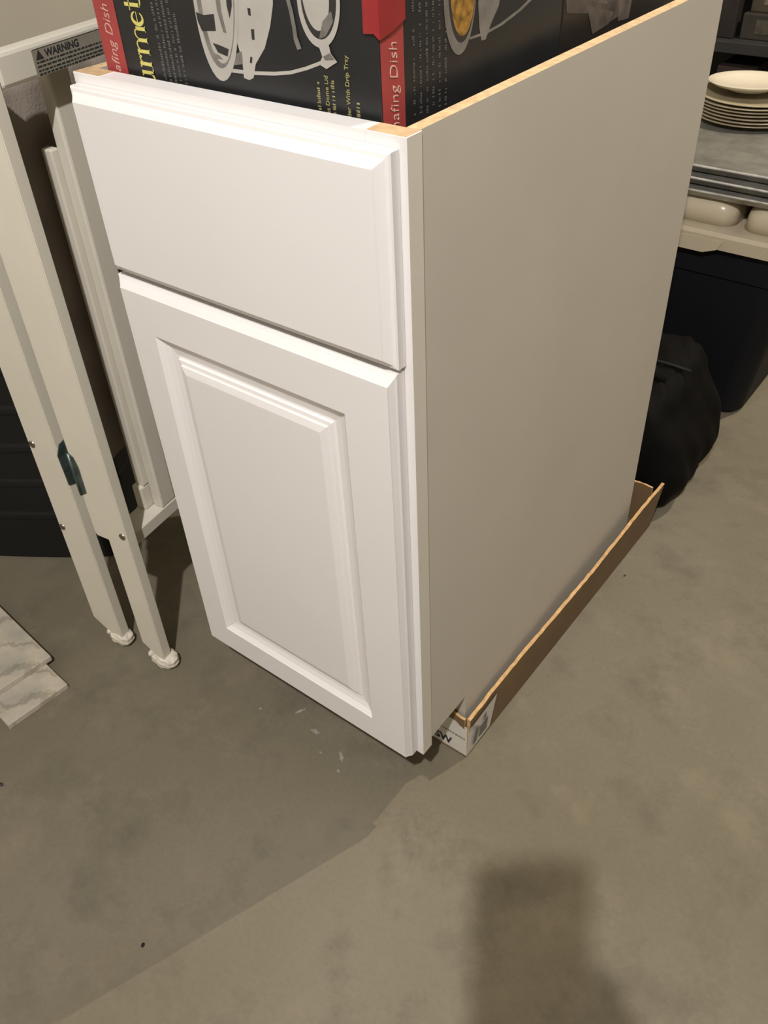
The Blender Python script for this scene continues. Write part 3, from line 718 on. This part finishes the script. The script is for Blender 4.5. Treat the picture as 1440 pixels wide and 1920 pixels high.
for k in range(7):
    bm = bmesh.new()
    prof = [(0, 0.0), (0.064, 0.0), (0.066, 0.0012), (0.078, 0.0035), (0.1085, 0.0075), (0.1110, 0.0085), (0.1112, 0.0095), (0.1095, 0.0102), (0.080, 0.0062), (0.066, 0.0038), (0, 0.0032)]
    lathe(bm, prof, n=64)
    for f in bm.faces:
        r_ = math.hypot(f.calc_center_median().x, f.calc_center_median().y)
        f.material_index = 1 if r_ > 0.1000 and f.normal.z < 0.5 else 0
    o = mk('dinner_plate', bm, [MT['chinashade'], MT['rimshade']], smooth=True)
    o.location = (PC[0] + random.uniform(-0.002, 0.002), PC[1] + random.uniform(-0.002, 0.002), zp); zp += 0.0062
    tag(o, ['cream plate lowest in the stack, lying on the metal tray', 'cream plate second up from the metal tray in the stack', 'cream plate third up from the metal tray in the stack', 'cream plate in the very middle of the stack of plates', 'cream plate third down from the bowl in the stack', 'cream plate second down from the bowl in the stack', 'cream plate topmost in the stack, directly under the bowl'][k], 'plate', 'plates stacked on the metal trays')
bm = bmesh.new()
lathe(bm, [(0, 0.0), (0.040, 0.0), (0.042, 0.002), (0.070, 0.010), (0.0815, 0.0165), (0.0825, 0.0178), (0.0805, 0.0180), (0.068, 0.0130), (0.042, 0.0060), (0, 0.0045)], n=64)
o = mk('shallow_bowl', bm, MT['china'], smooth=True); o.location = (PC[0] - 0.012, PC[1] - 0.004, zp + 0.0052)
o.rotation_euler = (math.radians(-2.5), math.radians(-1.0), 0)
tag(o, 'glossy cream shallow bowl on top of the stack of plates', 'bowl')

# ------------------------------------------------------------------ dark shelves at the back
sh = thing('shelf_unit', 'dark metal shelf unit with boxes, far behind the plates', 'shelf', (-0.25, 2.42, 0))
for x in (-1.05, 0.42):
    for y in (2.22, 2.66): nbox('shelf_post', (x, x + 0.035, y, y + 0.035, 0.0, 1.8), MT['shelf'], sh)
for z0 in (0.09, 0.418, 0.95, 1.40): nbox('shelf_board', (-1.05, 0.455, 2.20, 2.70, z0, z0 + 0.030), MT['shelf'], sh, bev=0.002)
nbox('back_sheet', (-1.05, 0.455, 2.702, 2.708, 0.0, 1.8), MT['shelf'], sh)
def carton(x0, x1, y0, y1, z0, z1, col, label, flapcol=None):
    t = thing('storage_box', label, 'box', ((x0 + x1) / 2, (y0 + y1) / 2, z0))
    m = mat('box_print', tuple(c * 0.55 for c in col[:3]) + (1,), 0.7, 0.45, 14)
    nbox('box_body', (x0, x1, y0, y1, z0, z1), m, t, bev=0.003)
    if flapcol: nbox('box_label', (x0 + (x1 - x0) * 0.2, x1 - (x1 - x0) * 0.2, y0 - 0.001, y0 + 0.001, z0 + (z1 - z0) * 0.25, z1 - (z1 - z0) * 0.2), mat('box_label_paper', flapcol, 0.7, 0.5, 60), t)
carton(-0.80, -0.515, 2.23, 2.60, 0.4482, 0.74, (0.045, 0.032, 0.028, 1), 'dim brown box on the dark shelf, taller than its neighbours', (0.05, 0.036, 0.033, 1))
carton(-0.50, -0.30, 2.24, 2.60, 0.4482, 0.512, (0.075, 0.062, 0.045, 1), 'low olive brown box on the dark shelf', (0.10, 0.085, 0.06, 1))
carton(-0.49, -0.32, 2.26, 2.58, 0.5124, 0.59, (0.13, 0.10, 0.065, 1), 'pale tan box stacked on the low olive brown box', (0.25, 0.20, 0.15, 1))
carton(-0.28, 0.02, 2.24, 2.60, 0.4482, 0.70, (0.05, 0.035, 0.03, 1), 'reddish brown box on the dark shelf beside the low olive box', (0.09, 0.05, 0.045, 1))
carton(-0.545, -0.44, 2.24, 2.50, 0.1202, 0.375, (0.10, 0.065, 0.055, 1), 'small box with pale and red print under the dark shelf board', (0.26, 0.20, 0.17, 1))

# ------------------------------------------------------------------ specks on the floor
def blob(name, px, py, r, hgt, m, seed, label, cat):
    rnd = random.Random(seed); bm = bmesh.new(); bmesh.ops.create_icosphere(bm, subdivisions=2, radius=1.0)
    for v in bm.verts:
        k = 1 + rnd.uniform(-0.22, 0.22); v.co = Vector((v.co.x * r * k, v.co.y * r * 0.7 * k, (v.co.z * 0.5 + 0.5) * hgt))
    p = at(px, py, 2, 0.0); o = mk(name, bm, m, smooth=True); o.location = (p.x, p.y, 0.0002); o.rotation_euler = (0, 0, seed)
    return tag(o, label, cat)
blob('crumb', 1171, 1080, 0.0022, 0.0022, MT['ink'], 1, 'tiny dark crumb on the floor beside the cardboard tray', 'crumb')
blob('crumb', 268, 1773, 0.0030, 0.0024, MT['rubber'], 2, 'tiny dark curled crumb alone on the open floor', 'crumb')
blob('crumb', 3, 1472, 0.0034, 0.003, MT['ink'], 3, 'tiny dark crumb on the floor near the marble tiles', 'crumb')
def smear(px, py, rx, ry, ang, seed):
    rnd = random.Random(seed); bm = bmesh.new(); p = at(px, py, 2, 0.0); n = 18; ph = [rnd.uniform(0.45, 1.0) for _ in range(n)]
    pts = []
    for k in range(n):
        t = 2 * math.pi * k / n; x, y = rx * math.cos(t) * ph[k], ry * math.sin(t) * ph[k]
        pts.append((p.x + x * math.cos(ang) - y * math.sin(ang), p.y + x * math.sin(ang) + y * math.cos(ang)))
    prism(bm, pts, 2, 0.0001, 0.0004); o = mk('paint_smear', bm, MT['smear'], flo); return o
smear(488, 1329, 0.003, 0.0022, 0.4, 1); smear(590, 1371, 0.009, 0.004, 0.2, 2); smear(640, 1418, 0.0035, 0.014, 0.9, 3); smear(634, 1446, 0.004, 0.003, 0.1, 4)
smear(562, 1334, 0.0025, 0.011, -0.4, 5); smear(601, 1411, 0.003, 0.002, 0.0, 6); smear(1131, 1252, 0.0016, 0.0014, 0, 7); smear(344, 1558, 0.0012, 0.001, 0, 8); smear(764, 1574, 0.001, 0.001, 0, 9)

# ------------------------------------------------------------------ phone and the person holding it (behind the lens; their shadow falls on the floor)
PH = mat('black_phone_case', (0.02, 0.02, 0.022, 1), 0.4, 0.1, 30)
ph = thing('phone', 'black phone held upright by the standing person', 'phone', CAM + CU * (-0.0455) - CR * 0.022 - CF * 0.016)
ph.rotation_euler = M.to_euler()
bm = bmesh.new(); box(bm, -0.0395, 0.0395, -0.0765, 0.0765, 0.0, 0.009, bev=0.004, seg=3); mk('phone_body', bm, PH, ph, local=True)
bm = bmesh.new(); box(bm, -0.0345, 0.0345, -0.072, 0.072, 0.0088, 0.0094); mk('phone_screen', bm, MT['ink'], ph, local=True)
bm = bmesh.new(); lathe(bm, [(0, -0.0006), (0.006, -0.0006), (0.0065, -0.002), (0.0075, -0.002), (0.0078, 0.0004)], n=24); bmesh.ops.translate(bm, verts=bm.verts, vec=(0.022, 0.0455, 0.0)); mk('phone_lens', bm, MT['ink'], ph, smooth=True, local=True)

FWD = Vector((CF.x, CF.y, 0)).normalized(); RGT = Vector((FWD.y, -FWD.x, 0)); UPV = Vector((0, 0, 1))
PB = Vector((0.735, -0.985, 0))
def B(r, f, z): return PB + RGT * r + FWD * f + UPV * z
verts, edges, rad = [], [], []
def add(p, r, parent=None):
    verts.append(p); rad.append(r if isinstance(r, tuple) else (r, r)); i = len(verts) - 1
    if parent is not None: edges.append((parent, i))
    return i
pel = add(B(0, 0, 0.93), (0.155, 0.115)); sp1 = add(B(0, 0.0, 1.08), (0.145, 0.105), pel); sp2 = add(B(0, 0.01, 1.24), (0.165, 0.115), sp1); sp3 = add(B(0, 0.0, 1.38), (0.125, 0.09), sp2)
nk = add(B(0, 0.015, 1.47), 0.056, sp3); h0 = add(B(0, 0.05, 1.55), (0.068, 0.078), nk); h1 = add(B(0, 0.055, 1.63), (0.078, 0.095), h0); h2 = add(B(0, 0.04, 1.69), (0.060, 0.072), h1)
nose = add(B(0, 0.140, 1.585), 0.012, h0)
HAND = {}
for s in (-1, 1):
    hip = add(B(s * 0.095, 0, 0.86), 0.095, pel); kn = add(B(s * 0.105, 0.015, 0.48), 0.060, hip); cf_ = add(B(s * 0.107, -0.01, 0.34), 0.056, kn); an = add(B(s * 0.11, -0.02, 0.085), 0.038, cf_)
    he = add(B(s * 0.112, -0.01, 0.040), 0.036, an); ba = add(B(s * 0.12, 0.11, 0.032), 0.032, he); to = add(B(s * 0.125, 0.185, 0.026), 0.024, ba)
    shd = add(B(s * 0.185, 0.0, 1.385), 0.062, sp3)
    if s < 0:      # this arm hangs at the side, hand slightly curled
        e_ = add(B(-0.245, -0.03, 1.11), 0.045, shd); fa = add(B(-0.250, 0.00, 1.00), 0.040, e_); w_ = add(B(-0.255, 0.03, 0.87), 0.027, fa)
        pmi = add(B(-0.257, 0.045, 0.80), (0.020, 0.034), w_)
        for k in range(4):
            b0 = add(B(-0.258, 0.072 - 0.019 * k, 0.765), 0.0085, pmi); k1 = add(B(-0.254, 0.078 - 0.019 * k, 0.728 + 0.004 * abs(k - 1)), 0.0080, b0); add(B(-0.240, 0.079 - 0.018 * k, 0.702 + 0.006 * abs(k - 1)), 0.0068, k1)
        th0 = add(B(-0.244, 0.082, 0.805), 0.011, pmi); th1 = add(B(-0.232, 0.098, 0.775), 0.0088, th0); add(B(-0.224, 0.101, 0.752), 0.0078, th1)
        continue
    CH = CAM + CU * 0.022
    # this wrist sits low at the side edge of the phone
    wr = CH + CU * -0.170 + CR * (s * 0.050) - CF * 0.055
    el = B(s * 0.245, 0.10, 1.10)
    e_ = add(el, 0.045, shd); fa = add(el.lerp(wr, 0.35), 0.042, e_); w_ = add(wr, 0.027, fa)
    pm = CH + CU * -0.125 + CR * (s * 0.034) - CF * 0.020; pmi = add(pm, (0.030, 0.016), w_)
    for k in range(4):
        base = pm + CU * (0.030 - 0.019 * k) + CF * 0.006 + CR * (s * 0.004)
        kn1 = CH + CU * (-0.080 - 0.019 * k) + CR * (s * 0.029) - CF * 0.0005; tip = CH + CU * (-0.083 - 0.019 * k) + CR * (s * (-0.002 + 0.004 * abs(k - 1))) - CF * 0.0045
        b0 = add(base, 0.0085, pmi); k1 = add(kn1, 0.0082, b0); add(tip, 0.0068, k1)
    th0 = add(pm + CU * 0.012 - CF * 0.020 + CR * (s * -0.006), 0.011, pmi); th1 = add(CH + CU * -0.092 + CR * (s * 0.006) - CF * 0.0365, 0.0088, th0); add(CH + CU * -0.070 + CR * (s * -0.006) - CF * 0.0345, 0.0078, th1)
me = bpy.data.meshes.new('person'); me.from_pydata([tuple(v - PB) for v in verts], edges, []); me.update()
tmp = bpy.data.objects.new('person_skin', me); COL.objects.link(tmp)
md = tmp.modifiers.new('skin', 'SKIN'); md.use_smooth_shade = True
for i, sv in enumerate(me.skin_vertices[0].data): sv.radius = rad[i]; sv.use_root = (i == 0)
md2 = tmp.modifiers.new('sub', 'SUBSURF'); md2.levels = 2; md2.render_levels = 2
bpy.context.view_layer.update()
ev = bpy.data.meshes.new_from_object(tmp.evaluated_get(bpy.context.evaluated_depsgraph_get())); ev.name = 'person'
bpy.data.objects.remove(tmp)
pms = [mat('skin', (0.50, 0.32, 0.23, 1), 0.5, 0.06, 20), mat('charcoal_sweater', (0.05, 0.05, 0.055, 1), 0.9, 0.15, 40), mat('blue_jeans', (0.06, 0.08, 0.13, 1), 0.9, 0.2, 60), mat('brown_hair', (0.05, 0.03, 0.02, 1), 0.6, 0.3, 60), mat('dark_shoe', (0.02, 0.02, 0.02, 1), 0.6, 0.1, 20)]
ev.materials.clear()
for m in pms: ev.materials.append(m)
lowz = min(v.co.z for v in ev.vertices)
for p in ev.polygons:
    c = p.center + PB; z = c.z; loc = c - PB; f_ = loc.dot(FWD); p.use_smooth = True
    dcam = (c - CAM).length
    if z > 1.46: p.material_index = 3 if (f_ < 0.055 or z > 1.665) and z > 1.53 else 0
    elif dcam < 0.20: p.material_index = 0
    elif z > 0.93: p.material_index = 1
    elif z > 0.09: p.material_index = 2
    else: p.material_index = 4
for v in ev.vertices: v.co.z -= lowz if v.co.z < 0.3 else 0
po = bpy.data.objects.new('person', ev); COL.objects.link(po); po.location = PB
tag(po, 'standing person in charcoal sweater and jeans holding up a phone', 'person')
